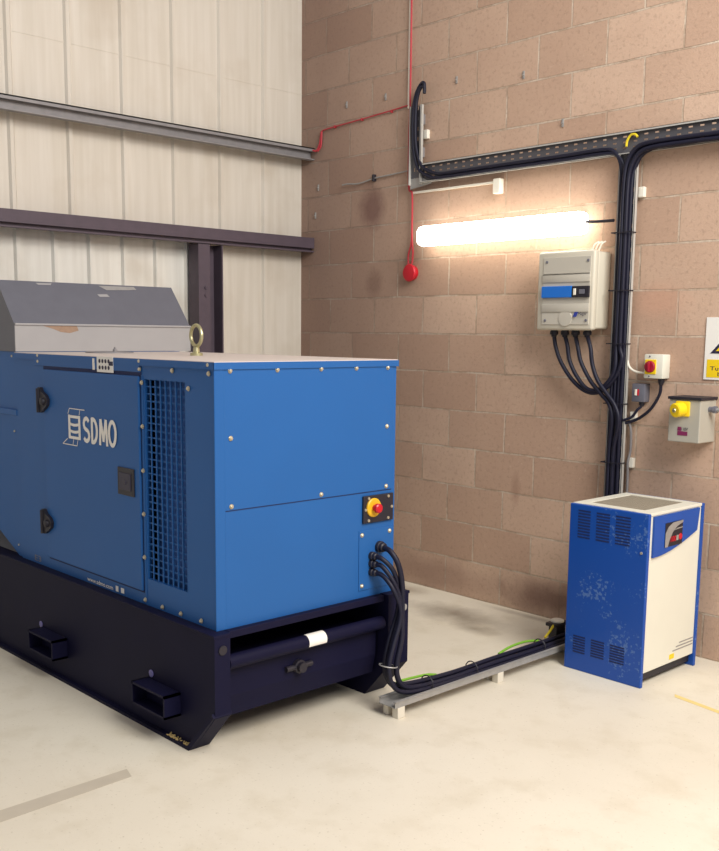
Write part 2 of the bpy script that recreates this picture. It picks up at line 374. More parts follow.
# logo on the door: lettering and the barred emblem
y = YG-.0135
b = B()
def stroke(pts, wd):
    for p, q in zip(pts, pts[1:]):
        yk = y-.00003*len(b.bm.faces); p = Vector((p[0], yk, p[1])); q = Vector((q[0], yk, q[1])); d = (q-p).normalized(); n = Vector((-d.z, 0, d.x))*wd/2; e_ = d*wd*.22
        b._f([p-e_-n, q+e_-n, q+e_+n, p-e_+n], [(0, 1, 2, 3)])
def arc(cx_, cz_, rx_, rz_, a0, a1, n=10): return [(cx_+rx_*math.cos(math.radians(a0+(a1-a0)*k/n)), cz_+rz_*math.sin(math.radians(a0+(a1-a0)*k/n))) for k in range(n+1)]
lx, lz, lh, sw_ = 1.563, 1.160, .118, .0185
stroke(arc(lx+.030, lz+lh-.033, .023, .025, 35, 270)+arc(lx+.030, lz+.033, .024, .025, 90, -145), sw_)
stroke([(lx+.082, lz+.006), (lx+.082, lz+lh-.006)], sw_); stroke([(lx+.082, lz+lh-.008)]+arc(lx+.092, lz+lh/2, .034, lh/2-.008, 90, -90, 14)+[(lx+.082, lz+.008)], sw_)
stroke([(lx+.153, lz+.004), (lx+.160, lz+lh-.006)], sw_); stroke([(lx+.162, lz+lh-.006), (lx+.184, lz+.022)], sw_); stroke([(lx+.184, lz+.022), (lx+.206, lz+lh-.006)], sw_); stroke([(lx+.208, lz+lh-.006), (lx+.215, lz+.004)], sw_)
stroke(arc(lx+.262, lz+lh/2, .028, lh/2-.008, 0, 360, 24), sw_)
tag(b.build('logo_lettering', m_paper, door, normals=False), 'white logo lettering')
b = B(); X0, X1, Z0, Z1 = 1.424, 1.537, 1.167, 1.277
def cx(z): return (z-Z0)/(Z1-Z0)*.006
b.box(X0, X0+.018, y-.001, y, Z0, Z1); b.box(X1-.018, X1, y-.001, y, Z0, Z1)
for k in range(4):
    z = Z0+k*(Z1-Z0-.014)/3; pts = []
    for i in range(9):
        u = i/8; pts.append((X0+.01+(X1-X0-.02)*u, z+(.006*math.sin(math.pi*u)*(-1 if k not in (0, 3) else 0))))
    for a, c in zip(pts, pts[1:]): b.poly([(a[0], y-.0015, a[1]), (c[0], y-.0015, c[1]), (c[0], y-.0015, c[1]+.013), (a[0], y-.0015, a[1]+.013)])
def line(p, q, wd):
    p = Vector((p[0], y-.0004, p[1])); q = Vector((q[0], y-.0004, q[1])); d = (q-p).normalized(); n = Vector((-d.z, 0, d.x))*wd/2
    b.poly([p-n, q-n, q+n, p+n])
y -= .0003
F = [(1.437, 1.306), (1.580, 1.306), (1.502, 1.138), (1.364, 1.138)]
line(F[0], F[1], .004); line(F[2], F[3], .004); line((1.437, 1.306), (1.422, 1.28), .004); line(F[3], (1.412, 1.165), .004); line((1.537, 1.306), (1.529, 1.28), .004); line((1.462, 1.138), (1.472, 1.167), .004); line(F[2], (1.512, 1.166), .004)
tag(b.build('logo_emblem', m_paper, door, normals=False), 'white barred emblem')
b = B(); b.text('www.sdmo.com', (1.54, YG-.002, .512), (1, 0, 0), (0, 0, 1), .235, .020, .015); b.build('web_lettering', m_paper, G); b = B(); b.box(1.80, 1.822, YG-.0025, YG-.0015, .513, .538); b.build('printed_symbol', m_paper, G); b = B(); b.box(1.845, 1.872, YG-.0025, YG-.0015, .514, .537)
b.build('printed_symbol', m_paper, G)
B().text('E3', (1.0, YG-.002, .515), (1, 0, 0), (0, 0, 1), .07, .03, .01).build('plate_lettering', m_sgrey, G)
# sticker on header
st = B().box(1.695, 1.835, YG-.0095, YG-.0075, 1.482, 1.55).build('sticker', m_paper, G)
b = B(); y = YG-.0105
for r_, row in enumerate((1.502, 1.53)):
    for k in range(4): b.lathe((1.72+k*.026, y+.001, row), (0, -1, 0), [(0, .009), (.0008, .009)], 10)
b.box(1.80, 1.835, y, y+.001, 1.512, 1.53); b.build('sticker_marks', m_ink, st)
b = B(); b.box(1.655, 1.672, YG-.009, YG-.0072, 1.49, 1.54); b.build('sticker', m_paper, G)
# wire grille
b = B()
nx, nz = 8, 28
for i in range(nx+1):
    x = ov[0]+(ov[1]-ov[0])*i/nx; b.box(x-.003, x+.003, YG+.004, YG+.009, ov[2], ov[3])
for k in range(nz+1):
    z = ov[2]+(ov[3]-ov[2])*k/nz; b.box(ov[0], ov[1], YG+.009, YG+.013, z-.003, z+.003)
b.build('ventilation_grille', m_blue, G)
B().box(2.048, 2.062, YG-.003, YG, .51, 1.48, .001).build('grille_panel_joint', m_blue, G)
# end panel
b = B(); x = XG
e = .012
b.box(x, x+.003, -2.548, -1.640, .975, 1.53, .0015); ep = b.build('end_panel', m_blue, G)
b = B()
for (y0, y1, z0, z1) in ((-2.552, -1.636, .971, .975), (-2.552, -2.548, .971, 1.53)): b.box(x, x+.001, y0, y1, z0, z1)
b.build('end_panel_gap', m_hole, G)
B().box(x, x+.004, -1.832, -1.622, .535, .805, .002).build('gland_plate', m_blue, G)
def bolt(p, ax, parent=G):
    b = B(); b.lathe(p, ax, [(0, .010), (.0015, .010)], 14); b.lathe(Vector(p)+Vector(ax)*.002, ax, [(0, .0075), (.004, .0075), (.006, .005)], 6)
    return b.build('bolt', m_zinc, parent)
def bolts(n_, ps, ax):
    first = None
    for p in ps:
        if first is None: first = bolt(p, ax); p0 = Vector(p); continue
        c = first.copy(); COL.objects.link(c); c.location = Vector(p)-p0; c.parent = G
side = [(2.057, 1.45), (2.057, 1.268), (2.056, 1.082), (2.055, .897), (2.054, .711), (2.053, .525), (2.043, 1.538), (2.043, 1.505), (2.288, 1.507), (2.40, 1.441), (2.538, 1.537), (2.539, 1.504), (1.118, 1.54), (1.118, 1.512), (2.187, .521), (2.325, .522), (2.471, .524)]
bolts('bolt', [(a, YG-.0035, c) for a, c in side], (0, -1, 0))
end = [(-2.518, 1.515), (-2.288, 1.515), (-2.058, 1.515), (-1.86, 1.515), (-1.672, 1.515), (-1.672, 1.257), (-1.672, .99), (-2.054, .991), (-2.516, .99), (-2.517, 1.256), (-1.816, .785), (-1.646, .785), (-1.814, .556)]
bolts('bolt', [(XG+.0035, a, c) for a, c in end], (1, 0, 0))
# emergency stop station
m_amber = mat('amber_plastic', srgb(225, 175, 35), .4)
es = B().box(x+.002, x+.012, -1.815, -1.632, .836, .958, .003).build('emergency_stop', m_rubber, G)
B().lathe((x+.012, -1.757, .904), (1, 0, 0), [(0, .042), (.006, .042), (.009, .038)], 28).build('collar', m_amber, es, smooth=True)
B().lathe((x+.02, -1.757, .904), (1, 0, 0), [(0, .014), (.014, .014), (.016, .021), (.030, .021), (.034, .016)], 24).build('push_button', m_red, es, smooth=True)
for yy in (-1.785, -1.665):
    for zz in (.848, .946): B().lathe((x+.012, yy, zz), (1, 0, 0), [(0, .007), (.004, .006)], 8).build('screw', m_zinc, es)
for yy in (-1.803, -1.643): B().lathe((x+.012, yy, .897), (1, 0, 0), [(0, .007), (.004, .006)], 8).build('screw', m_zinc, es)
# glands
GL = [(-1.711, .721, .026), (-1.758, .686, .019), (-1.757, .651, .019), (-1.757, .612, .019)]
for (yy, zz, r) in GL:
    B().lathe((x+.004, yy, zz), (1, 0, 0), [(0, r), (.016, r), (.018, r*.85), (.032, r*.8), (.036, r*.6)], 12).build('cable_gland', m_rubber, G, smooth=True)
# lifting eye and filler
b = B(); b.lathe((1.73, -2.1, ZT+.002), (0, 0, 1), [(0, .03), (.012, .03), (.016, .016), (.04, .014)], 16); b.torus((1.73, -2.1, 1.643), (-.05, -1, 0), .048, .0085, 32, 10)
tag(b.build('lifting_eye', m_brass, G, smooth=True), 'brass coloured ring bolt')
b = B(); b.lathe((1.1, -2.2, ZT+.001), (0, 0, 1), [(0, .12), (.006, .12), (.008, .11)], 28); b.lathe((1.12, -2.18, ZT+.008), (0, 0, 1), [(0, .012), (.012, .012), (.014, .006), (.024, .005)], 10)
b.build('filler_cap', m_galv_d, G, smooth=True)
# discharge cowl at the far end (same plane as the side, chamfered underneath)
y = YG+.008
b = B(); b.prism([(XB, y, .504), (.80, y, .504), (.583, y, .60), (.10, y, .83), (.10, y, 1.552), (XB, y, 1.552)], (0, YF-YG-.016, 0))
b.build('discharge_cowl', m_blue, G)
B().box(.3, XB, YG-.004, YG+.0095, 1.232, 1.262, .003).build('cowl_rib', m_blue, G)
for px_, pz in ((.8, 1.53), (.8, .56), (.8, 1.15)): B().lathe((px_, y, pz), (0, -1, 0), [(0, .006), (.004, .005)], 8).build('rivet', m_zinc, G)
B().box(.03, .84, -2.555, -1.70, .484, .496).build('added_pale_plate', m_flash, G)  # added pale plate standing in for the bright background under the cowl
# skid
sk = B(); ys = -2.60
m_plug = mat('plug_plastic', srgb(110, 105, 160), .5)
def rail(y0, y1):
    b = B(); pts = [(2.62, y0, .498), (2.62, y0, .17), (2.47, y0, 0), (.02, y0, 0), (.02, y0, .498)]
    b.prism(pts, (0, y1-y0, 0)); return b
b = rail(-2.634, -2.560); b.box(.02, 2.47, -2.66, -2.62, 0, .014); b.box(.02, 2.622, -2.638, -2.556, .490, .503, .002)
b.prism([(2.622, -2.645, .175), (2.47, -2.66, .0), (2.455, -2.66, .012), (2.612, -2.645, .19)], (0, .09, 0))
r1 = b.build('skid_rail', m_black, G)
b = rail(-1.69, -1.562); b.box(.02, 2.622, -1.694, -1.556, .490, .503, .002); r2 = b.build('skid_rail', m_black, G)
for (rr, x_, yy, zz, ax) in ((r1, 1.14, -2.635, .222, (0, -1, 0)), (r1, 2.16, -2.635, .236, (0, -1, 0)), (r2, 2.621, -1.59, .43, (1, 0, 0))):
    B().lathe((x_, yy, zz), ax, [(0, .016), (.003, .016), (.004, .012)], 16).build('plug', m_plug if rr is r1 else m_galv, rr)
B().lathe((2.621, -2.597, .44), (1, 0, 0), [(0, .02), (.004, .019)], 16).build('plug', m_rubber, r1)
b = B(); b.box(2.47, 2.60, -2.552, -1.70, .472, .502, .003); b.build('cross_member', m_black, G)
b = B(); b.cyl((2.585, -2.552, .372), (2.585, -1.70, .372), .03, 20); b.build('lifting_tube', m_black, G, smooth=True)
b = B(); b.box(.1, 2.50, -2.54, -1.71, .12, .34, .006); b.prism([(2.50, -2.54, .34), (2.56, -2.54, .37), (2.56, -2.54, .22), (2.54, -2.54, .13), (2.50, -2.54, .12)], (0, .83, 0)); b.build('fuel_tank', m_black, G)
b = B(); b.lathe((2.56, -2.17, .268), (1, 0, 0), [(0, .03), (.02, .03), (.022, .022), (.04, .022)], 10); b.cyl((2.57, -2.24, .268), (2.57, -2.1, .268), .012, 10); b.build('drain_plug', m_rubber, G)
b = B(); ar = [(2.585+.0312*math.cos(math.radians(a)), .372+.0312*math.sin(math.radians(a))) for a in range(105, -31, -15)]
for p_, q_ in zip(ar, ar[1:]): b.poly([(p_[0], -2.150, p_[1]), (p_[0], -2.052, p_[1]), (q_[0], -2.052, q_[1]), (q_[0], -2.150, q_[1])])
bmesh.ops.remove_doubles(b.bm, verts=b.bm.verts, dist=1e-5)
tag(b.build('label_plate', m_paper, G, thick=.0006), 'white paper label')
# fork pockets
def pocket(x0):
    b = B(); y0, y1 = -2.712, -2.635; z0, z1 = .115, .212; X1 = x0+.255; t = .010
    b.box(x0, X1, y0, y1, z1-t, z1); b.box(x0, X1, y0, y1, z0, z0+t); b.box(x0, x0+t, y0, y1, z0, z1); b.box(X1-t, X1, y0, y1, z0, z1)
    b.box(x0+t, X1-t, y1-.01, y1, z0+t, z1-t)
    return b.build('fork_pocket', m_black, G)
pocket(2.125); pocket(1.155)
b = B()
for k in range(34):
    x_ = 2.30+random.random()*.15; y_ = -2.659+random.random()*.02; a = random.random()*3; l = .006+random.random()*.008
    b.prism([(x_, y_, .0145), (x_+l*math.cos(a), y_+l*math.sin(a), .0145), (x_+l*math.cos(a)+.003, y_+l*math.sin(a)+.003, .0145)], (0, 0, .004+.004*random.random()))
tag(b.build('wood_chips', m_chips), 'scatter of pale wood chips on the foot of the black skid', 'debris', kind='stuff')

# dark hood above the cowl
H = thing('exhaust_hood', (.5, -2.1, 1.552), 'grey sloping sheet metal hood on top of the blue generator', 'hood')
yl, yr = -2.586, -1.55
XR, ZR = .665, 1.912
b = B(); b.prism([(XB, yl, 1.69), (XR, yl, ZR), (.10, yl, ZR), (.10, yl, 1.5535), (XB-.004, yl, 1.5535)], (0, yr-yl, 0))
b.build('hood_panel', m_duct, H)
b = B(); b.box(XB-.003, XB+.003, yl+.001, yr, 1.5535, 1.692)
b.box(XB-.003, XB+.010, yl+.001, yr, 1.684, 1.694, .002)
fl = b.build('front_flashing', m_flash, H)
# scraped patches
def patch(pts, name, m_, parent):
    bb = B(); bb.poly(pts); return bb.build(name, m_, parent, thick=.0006)
u_ = Vector((XR-XB, 0, ZR-1.69)).normalized(); n_ = Vector((ZR-1.69, 0, XB-XR)).normalized()
def sl(yy, d): return Vector((XR, yy, ZR))-u_*d+n_*.0012
patch([sl(-1.98, .015), sl(-1.62+.0-.02, .012), sl(-1.66, .032), sl(-1.80, .034), sl(-1.92, .042)][0:0] or [sl(-2.02, .012), sl(-1.80, .010), sl(-1.79, .03), sl(-1.86, .036), sl(-1.98, .042)], 'bare_patch', m_galv, H)
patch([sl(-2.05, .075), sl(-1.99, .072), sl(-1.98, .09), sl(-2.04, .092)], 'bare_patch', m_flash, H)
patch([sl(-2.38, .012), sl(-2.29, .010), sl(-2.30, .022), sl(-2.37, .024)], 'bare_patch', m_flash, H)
rp = [(XB+.0112, yy, zz) for yy, zz in ((-2.44, 1.692), (-2.25, 1.693), (-2.24, 1.668), (-2.29, 1.655), (-2.34, 1.66), (-2.38, 1.675))]
patch([(XB+.0036, a_[1], a_[2]-.008) for a_ in rp], 'rust_patch', m_rust, H)

# ------------------------------------------------------------------ cables from the generator, floor tray
def catmull_cable(pts, r, label, group, name='power_cable', m_=None, cat='cable'):
    b = B(); b.tube(pts, r, 12, 6); o = b.build(name, m_ or m_cable, smooth=True); return tag(o, label, cat, group)
TZ = .062
gc = [
 # start y,z ; drop path ; tray x ; riser x ; top route
 (GL[0], [(2.655, -1.718, .712), (2.69, -1.705, .66), (2.70, -1.688, .57), (2.70, -1.685, .46), (2.715, -1.70, .33), (2.72, -1.735, .21), (2.73, -1.72, .13), (2.735, -1.64, .092)], 2.752, 2.736, .0125, 'R', 'thick black cable from the topmost gland of the blue generator'),
 (GL[1], [(2.64, -1.752, .68), (2.675, -1.72, .63), (2.682, -1.69, .54), (2.676, -1.69, .44), (2.672, -1.735, .32), (2.675, -1.765, .21), (2.69, -1.75, .13), (2.70, -1.66, .088)], 2.715, 2.715, .0105, 'R', 'black cable from the second gland down on the blue generator'),
 (GL[2], [(2.64, -1.75, .645), (2.685, -1.725, .58), (2.70, -1.70, .50), (2.70, -1.705, .42), (2.70, -1.745, .31), (2.704, -1.775, .21), (2.71, -1.755, .135), (2.717, -1.66, .110)], 2.734, 2.693, .0105, 'L', 'black cable from the third gland down on the blue generator'),
 (GL[3], [(2.64, -1.75, .606), (2.69, -1.74, .56), (2.715, -1.715, .48), (2.722, -1.72, .41), (2.725, -1.765, .30), (2.73, -1.792, .21), (2.742, -1.765, .12), (2.757, -1.66, .082)], 2.772, 2.672, .0105, 'L', 'black cable from the lowest gland of the blue generator')]
ZL = [2.660, 2.684]
li = 0; ri = 0
for (gl, pth, tx, rx, r, side_, lab) in gc:
    pts = [(XG+.03, gl[0], gl[1])]+pth
    zc = pth[-1][2]-.006
    for yy in (-1.4, -1.1, -.8, -.5, -.3): pts.append((tx+.003*math.sin(yy*9+tx*40), yy, zc+.002*math.sin(yy*7+tx*90)))
    pts += [((tx+rx)/2, -.16, zc+.005), (rx, -.085, .15), (rx, -.058, .30)]
    for zz in (.7, 1.1, 1.5, 1.9, 2.25, 2.45): pts.append((rx+.002*math.sin(zz*5), -.058, zz))
    if side_ == 'L':
        zz = 2.622+.022*li; li += 1
        pts += [(rx-.008, -.058, zz-.085), (rx-.05, -.058, zz-.02), (rx-.12, -.058, zz)]
        for xx in (2.3, 2.0, 1.7, 1.45): pts.append((xx, -.058, zz-.002))
        s_ = .022*(li-1)
        pts += [(1.32+s_, -.058, zz+.005), (1.205+s_, -.058, zz+.06), (1.158+s_*.9, -.058, zz+.16), (1.142+s_, -.058, 2.9), (1.142+s_, -.058, 3.06), (1.165+s_*.6, -.058, 3.15-s_*.6), (1.205, -.06, 3.2-s_), (1.235, -.062, 3.20-s_), (1.24, -.062, 3.15-s_*.5)]
    else:
        zz = 2.622+.024*ri; ri += 1
        pts += [(rx+.01, -.058, zz-.10), (rx+.05, -.058, zz-.03), (rx+.13, -.058, zz-.002)]
        for xx in (3.0, 3.3, 3.8, 4.4): pts.append((xx, -.058, zz+.003*math.sin(xx*6)))
    catmull_cable(pts, r, lab, 'generator power cables')
def tie(c, ax, R_, label, parent=None):
    b = B(); b.torus(c, ax, R_, .003, 16, 6); return tag(b.build('cable_tie', m_rubber, smooth=True), label, 'cable tie', 'cable ties')
tray = thing('floor_cable_tray', (2.72, -1.0, 0), 'galvanised steel cable tray running along the floor from the generator', 'cable tray')
b = B(); x0, x1, y0, y1 = 2.695, 2.795, -1.815, -.085
b.box(x0, x1, y0, y1, .052, .055); b.box(x0, x0+.003, y0, y1, .055, .080); b.box(x1-.003, x1, y0, y1, .055, .080)
b.box(x1-.012, x1+.004, y0, y1, .078, .081); b.box(x0-.004, x0+.012, y0, y1, .078, .081)
b.build('tray_channel', m_galv, tray)
for yy in (-1.775, -1.09, -.40): B().box(2.758, 2.795, yy-.022, yy+.022, 0, .052, .003).build('foot', m_conc, tray); 
for yy in (-1.775, -1.09, -.40): B().box(2.70, 2.73, yy-.02, yy+.02, 0, .052, .003).build('foot', m_conc, tray)
# earth wires
def seg(m_, pts, lab, nm='earth_wire'): return tag(B().tube(pts, .0065, 8, 6).build(nm, m_, smooth=True), lab, 'wire')
seg(m_gn, [(2.69, -1.70, .12), (2.683, -1.60, .112), (2.685, -1.50, .105), (2.69, -1.44, .092)], 'short green and yellow earth wire on the tray near the generator')
seg(m_gn, [(2.69, -.98, .094), (2.682, -.88, .107), (2.68, -.76, .108), (2.69, -.66, .097)], 'pale green earth wire lying halfway along the floor tray')
seg(m_yg, [(2.69, -.60, .10), (2.685, -.55, .125), (2.68, -.51, .15)], 'bright yellow wire end sticking up beside the blue cabinet')
b = B(); b.box(2.63, 2.70, -.52, -.40, .135, .155, .006)
cn = tag(b.build('cable_connector', m_rubber), 'black connector block with a white top lying on the tray cables beside the cabinet', 'connector')
B().lathe((2.665, -.46, .155), (0, 0, 1), [(0, .036), (.008, .036), (.012, .028)], 20).build('lid', m_white, cn, smooth=True)
b = B(); b.box(2.64, 2.69, -.5, -.42, .0, .135); b.build('stem', m_rubber, cn)
for (c_, ax, R_, lab) in (((2.744, -1.25, .092), (0, 1, 0), .037, 'black tie around the tray cables near the middle foot'), ((2.744, -.72, .092), (0, 1, 0), .037, 'black tie around the tray cables nearest the blue cabinet'), ((2.744, -1.56, .094), (0, 1, 0), .037, 'black tie around the tray cables nearest the generator')):
    tie(c_, ax, R_, lab)
tag(B().torus((2.705, -1.772, .215), (0, .2, 1), .040, .003, 20, 6).build('cable_tie', m_galv, smooth=True), 'pale tie holding the bundle of cables just above the floor tray', 'cable tie', 'cable ties')

# ------------------------------------------------------------------ wall cable trays
def perforated(x0, x1, z0, z1, yw, along, flange=.022, pitch=.062, slot=.022, rows=3, sh=.008):
    b = B(); L_ = (x1-x0) if along == 'x' else (z1-z0); W_ = (z1-z0) if along == 'x' else (x1-x0)
    us = [0]; k = .02
    while k+slot < L_: us += [k, k+slot]; k += pitch
    us.append(L_); vs = [0]
    for r_ in range(rows):
        c_ = W_*(.32+.24*r_); vs += [c_-sh/2, c_+sh/2]
    vs.append(W_)
    for i in range(len(us)-1):
        for j in range(len(vs)-1):
            if i % 2 == 1 and j % 2 == 1: continue
            q = [(us[i], vs[j]), (us[i+1], vs[j]), (us[i+1], vs[j+1]), (us[i], vs[j+1])]
            b.poly([(x0+u, yw, z0+v) if along == 'x' else (x0+v, yw, z0+u) for u, v in q])
    t = .0025; m0 = b
    b.m(1)
    if along == 'x':
        b.box(x0, x1, yw-flange, yw, z1-t, z1); b.box(x0, x1, yw-flange, yw, z0, z0+t)
        b.box(x0, x1, yw-flange, yw-flange+.002, z1-.010, z1); b.box(x0, x1, yw-flange, yw-flange+.002, z0, z0+.007)
    else:
        b.box(x1-t, x1, yw-flange, yw, z0, z1); b.box(x0, x0+t, yw-flange, yw, z0, z1)
        b.box(x1-.008, x1, yw-flange, yw-flange+.002, z0, z1); b.box(x0, x0+.006, yw-flange, yw-flange+.002, z0, z1)
    b.m(0); return b
m_traygrey = mat('tray_web', srgb(92, 91, 96), .55, metal=.2)
m_trayedge = mat('tray_edge', srgb(190, 188, 182), .5, metal=.2)
WT = thing('wall_cable_tray', (2.69, -.03, .1), 'perforated grey cable tray on the block wall, a level run with a riser', 'cable tray')
perforated(1.215, 4.6, 2.605, 2.722, -.04, 'x').build('level_tray', [m_traygrey, m_trayedge], WT, normals=False)
perforated(2.655, 2.762, .1, 2.607, -.04, 'z').build('riser_tray', [m_traygrey, m_trayedge], WT, normals=False)
perforated(1.112, 1.215, 2.60, 3.08, -.04, 'z').build('upright_tray', [m_traygrey, m_trayedge], WT, normals=False)
b = B(); b.prism([(1.112, -.04, 2.575), (1.30, -.04, 2.597), (1.215, -.04, 2.64), (1.112, -.04, 2.64)], (0, -.002, 0)); b.build('corner_plate', m_galv, WT)
for (x_, z_) in ((1.163, 2.8), (1.163, 3.0), (2.709, 2.3), (2.709, 1.5), (2.709, .7)):
    B().box(x_-.03, x_+.03, -.038, 0, z_-.03, z_+.03).build('bracket', m_galv_d, WT)

# distribution board and its cables
D = thing('distribution_board', (2.42, 0, 1.70), 'cream wall mounted breaker board with blue strip, left of the riser', 'electrical box')
b = B(); b.box(2.238, 2.598, -.125, 0, 1.70, 2.112, .012, 3); b.build('back_box', m_board, D, smooth=True)
b = B(); b.box(2.232, 2.602, -.165, -.120, 1.692, 2.118, .014, 3); lid = b.build('cover', m_board, D, smooth=True)
yy = -.1655
B().box(2.272, 2.582, yy-.004, yy+.001, 1.722, 2.086, .003).build('front_panel', m_board2, D)
yy -= .004
b = B(); b.box(2.272, 2.582, yy-.005, yy, 1.95, 2.0, .004); b.box(2.272, 2.582, yy-.005, yy, 1.79, 1.835, .004)
for s_ in (1,):
    pts = [(2.272, yy, 2.0)]+[(2.272+.31*i/12, yy, 2.0+.016*math.sin(math.pi*i/12)) for i in range(13)]+[(2.582, yy, 2.0)]
    b.prism(pts[1:-1]+[(2.582, yy, 1.99), (2.272, yy, 1.99)], (0, -.005, 0))
b.lathe((2.43, yy, 1.757), (0, -1, 0), [(0, .045), (.003, .043), (.0035, .036)], 28)
b.build('panel_moulding', m_board2, D, smooth=True)
B().box(2.276, 2.474, yy-.016, yy, 1.868, 1.93, .003).build('window', m_blueled, D)
br_ = B().box(2.476, 2.584, yy-.015, yy, 1.868, 1.928, .003).build('breaker_row', m_rubber, D)
B().box(2.49, 2.505, yy-.022, yy-.015, 1.88, 1.915, .002).build('breaker_lever', m_white, br_)
B().box(2.525, 2.56, yy-.019, yy-.015, 1.885, 1.91, .002).build('breaker_lever', m_sgrey, br_)
B().text('Hager', (2.52, yy-.009, 1.768), (1, 0, 0), (0, 0, 1), .055, .022, .0).build('lettering', m_ink, D, thick=.0006)
B().prism([(2.485, yy-.0095, 1.764), (2.508, yy-.0095, 1.764), (2.52, yy-.0095, 1.79), (2.497, yy-.0095, 1.79)], (0, .001, 0)).build('emblem', mat('emblem_blue', srgb(45, 60, 150), .5), D)
for x_ in (2.297, 2.565):
    for z_ in (1.745, 2.062): B().lathe((x_, yy-.001, z_), (0, -1, 0), [(0, .008), (.003, .007)], 10).build('screw', m_sgrey, D)
GX = [2.300, 2.374, 2.444, 2.520]
for gx in GX: B().lathe((gx, -.085, 1.70), (0, 0, -1), [(0, .02), (.012, .02), (.014, .024), (.03, .024), (.034, .016), (.045, .014)], 10).build('cable_gland', m_rubber, D, smooth=True)
YC = -.088
def W(px, py, y=YC): p = at(px, py, 1, y); return (p.x, y, p.z)
paths = [[(556, 348), (561, 362), (570, 377), (582, 389), (594, 393), (606, 388), (617, 374), (622, 358)],
         [(567.5, 346), (569.5, 360), (576, 375), (586, 388), (597, 390), (608, 382), (615, 368)],
         [(578, 348), (581, 362), (590, 380), (601, 394), (609, 404), (612, 420)],
         [(590.5, 348), (592.5, 365), (598, 381), (607, 394), (615, 406), (618.5, 422)]]
labs = ['first black cable from the left under the breaker board', 'second black cable from the left under the breaker board', 'third black cable from the left under the breaker board', 'rightmost of the four black cables under the breaker board']
for i, (gx, ph, lab) in enumerate(zip(GX, paths, labs)):
    pts = [(gx, -.085, 1.665)]+[W(*q, y=YC-.006*i) for q in ph]
    if i < 2:
        xr = 2.728-.024*i; yb = -.083
        for zz in (1.62, 1.9, 2.2, 2.42): pts.append((xr, yb, zz))
        zz = 2.618+.024*i
        pts += [(xr+.012, yb, zz-.09), (xr+.06, yb, zz-.02), (xr+.14, yb, zz)]+[(xx, yb, zz+.003*math.sin(xx*5)) for xx in (3.05, 3.4, 3.9, 4.4)]
    else:
        xr = 2.692+.026*(i-2); yb = -.083
        for zz in (1.05, .8, .5, .3): pts.append((xr, yb, zz))
    catmull_cable(pts, .0115, lab, 'cables under the breaker board')
b = B()
for k in range(3): b.tube([(2.53+.022*k, -.09, 2.116), (2.545+.022*k, -.088, 2.15), (2.565+.02*k, -.075, 2.165)], .0045, 6, 4)
tag(b.build('cable_tie', m_white, smooth=True), 'white tie ends standing up on top of the breaker board', 'cable tie')
for z_, sl_ in ((1.30, 'level with the small grey switch'), (.98, 'lowest on the riser, above the cabinet'), (1.62, 'just below the breaker board'), (2.2, 'level with the fluorescent light'), (1.9, 'beside the middle of the breaker board')): tag(B().box(2.651, 2.766, -.100, -.096, z_, z_+.006).box(2.651, 2.654, -.1, -.04, z_, z_+.006).box(2.763, 2.766, -.1, -.04, z_, z_+.006).build('cable_tie', m_rubber), 'black strap across the riser cables '+sl_, 'cable tie', 'straps across the riser cables')
seg(m_yg, [(2.69, -.055, 2.645), (2.695, -.055, 2.675), (2.715, -.055, 2.70), (2.74, -.055, 2.70), (2.755, -.055, 2.685)], 'small yellow wire looped over the top of the riser tray')

# fluorescent fitting
F_ = thing('fluorescent_light', (1.85, -.06, 2.20), 'long lit white fluorescent fitting on the block wall', 'wall light')
B().box(1.27, 2.43, -.045, 0, 2.24, 2.33, .004).build('housing', m_white, F_)
b = B(); x0, x1 = 1.252, 2.470; zc, yc, rz, ry = 2.270, -.085, .062, .045
ring = []
def section(x, s): return [(x, yc+ry*s*math.copysign(abs(math.cos(a))**.6, math.cos(a)), zc+rz*s*math.copysign(abs(math.sin(a))**.6, math.sin(a))) for a in [2*math.pi*k/24 for k in range(24)]]
secs = [section(x0, .80), section(x0+.012, .93), section(x0+.03, 1), section(x1-.03, 1), section(x1-.012, .95), section(x1, .86)]
vs = [p for s_ in secs for p in s_]; fs = [(i*24+k, i*24+(k+1) % 24, (i+1)*24+(k+1) % 24, (i+1)*24+k) for i in range(5) for k in range(24)]+[tuple(range(23, -1, -1)), tuple(5*24+k for k in range(24))]
b._f(vs, fs); b.build('diffuser', m_tube, F_, smooth=True)
tag(B().tube([(2.478, -.08, 2.275), (2.54, -.07, 2.272), (2.64, -.06, 2.272)], .008, 8, 4).build('lamp_flex', m_rubber, smooth=True), 'short black flex from the right end of the fluorescent light to the riser', 'cable')
# conduit and box above the light
tag(B().box(1.10, 1.79, -.016, 0, 2.552, 2.564).build('white_conduit', m_white), 'thin white conduit along the wall just above the fluorescent light', 'conduit')
tag(B().box(1.785, 1.84, -.04, 0, 2.488, 2.575, .006).build('junction_box', m_white), 'small white junction box above the fluorescent light', 'junction box')
tag(B().box(1.048, 1.062, -.014, 0, 3.085, 5.1).build('white_conduit', m_white), 'white upright conduit rising above the short upright tray end', 'conduit')
c = B(); c.tube([(1.068, -.02, 5.1), (1.07, -.02, 4.2), (1.075, -.02, 3.5), (1.076, -.02, 3.1)], .006, 8, 4)
c.tube([(1.076, -.018, 3.1), (1.07, -.018, 2.9), (1.075, -.018, 2.6), (1.108, -.02, 2.55), (1.112, -.02, 2.35), (1.108, -.02, 2.24), (1.085, -.02, 2.17), (1.085, -.02, 2.11)], .006, 8, 6)
c.tube([(1.112, -.02, 2.35), (1.118, -.02, 2.24), (1.125, -.02, 2.18), (1.118, -.02, 2.11)], .006, 8, 6)
tag(c.build('alarm_cable', m_redw, smooth=True), 'red cable dropping down the wall to the red alarm sounder', 'cable')
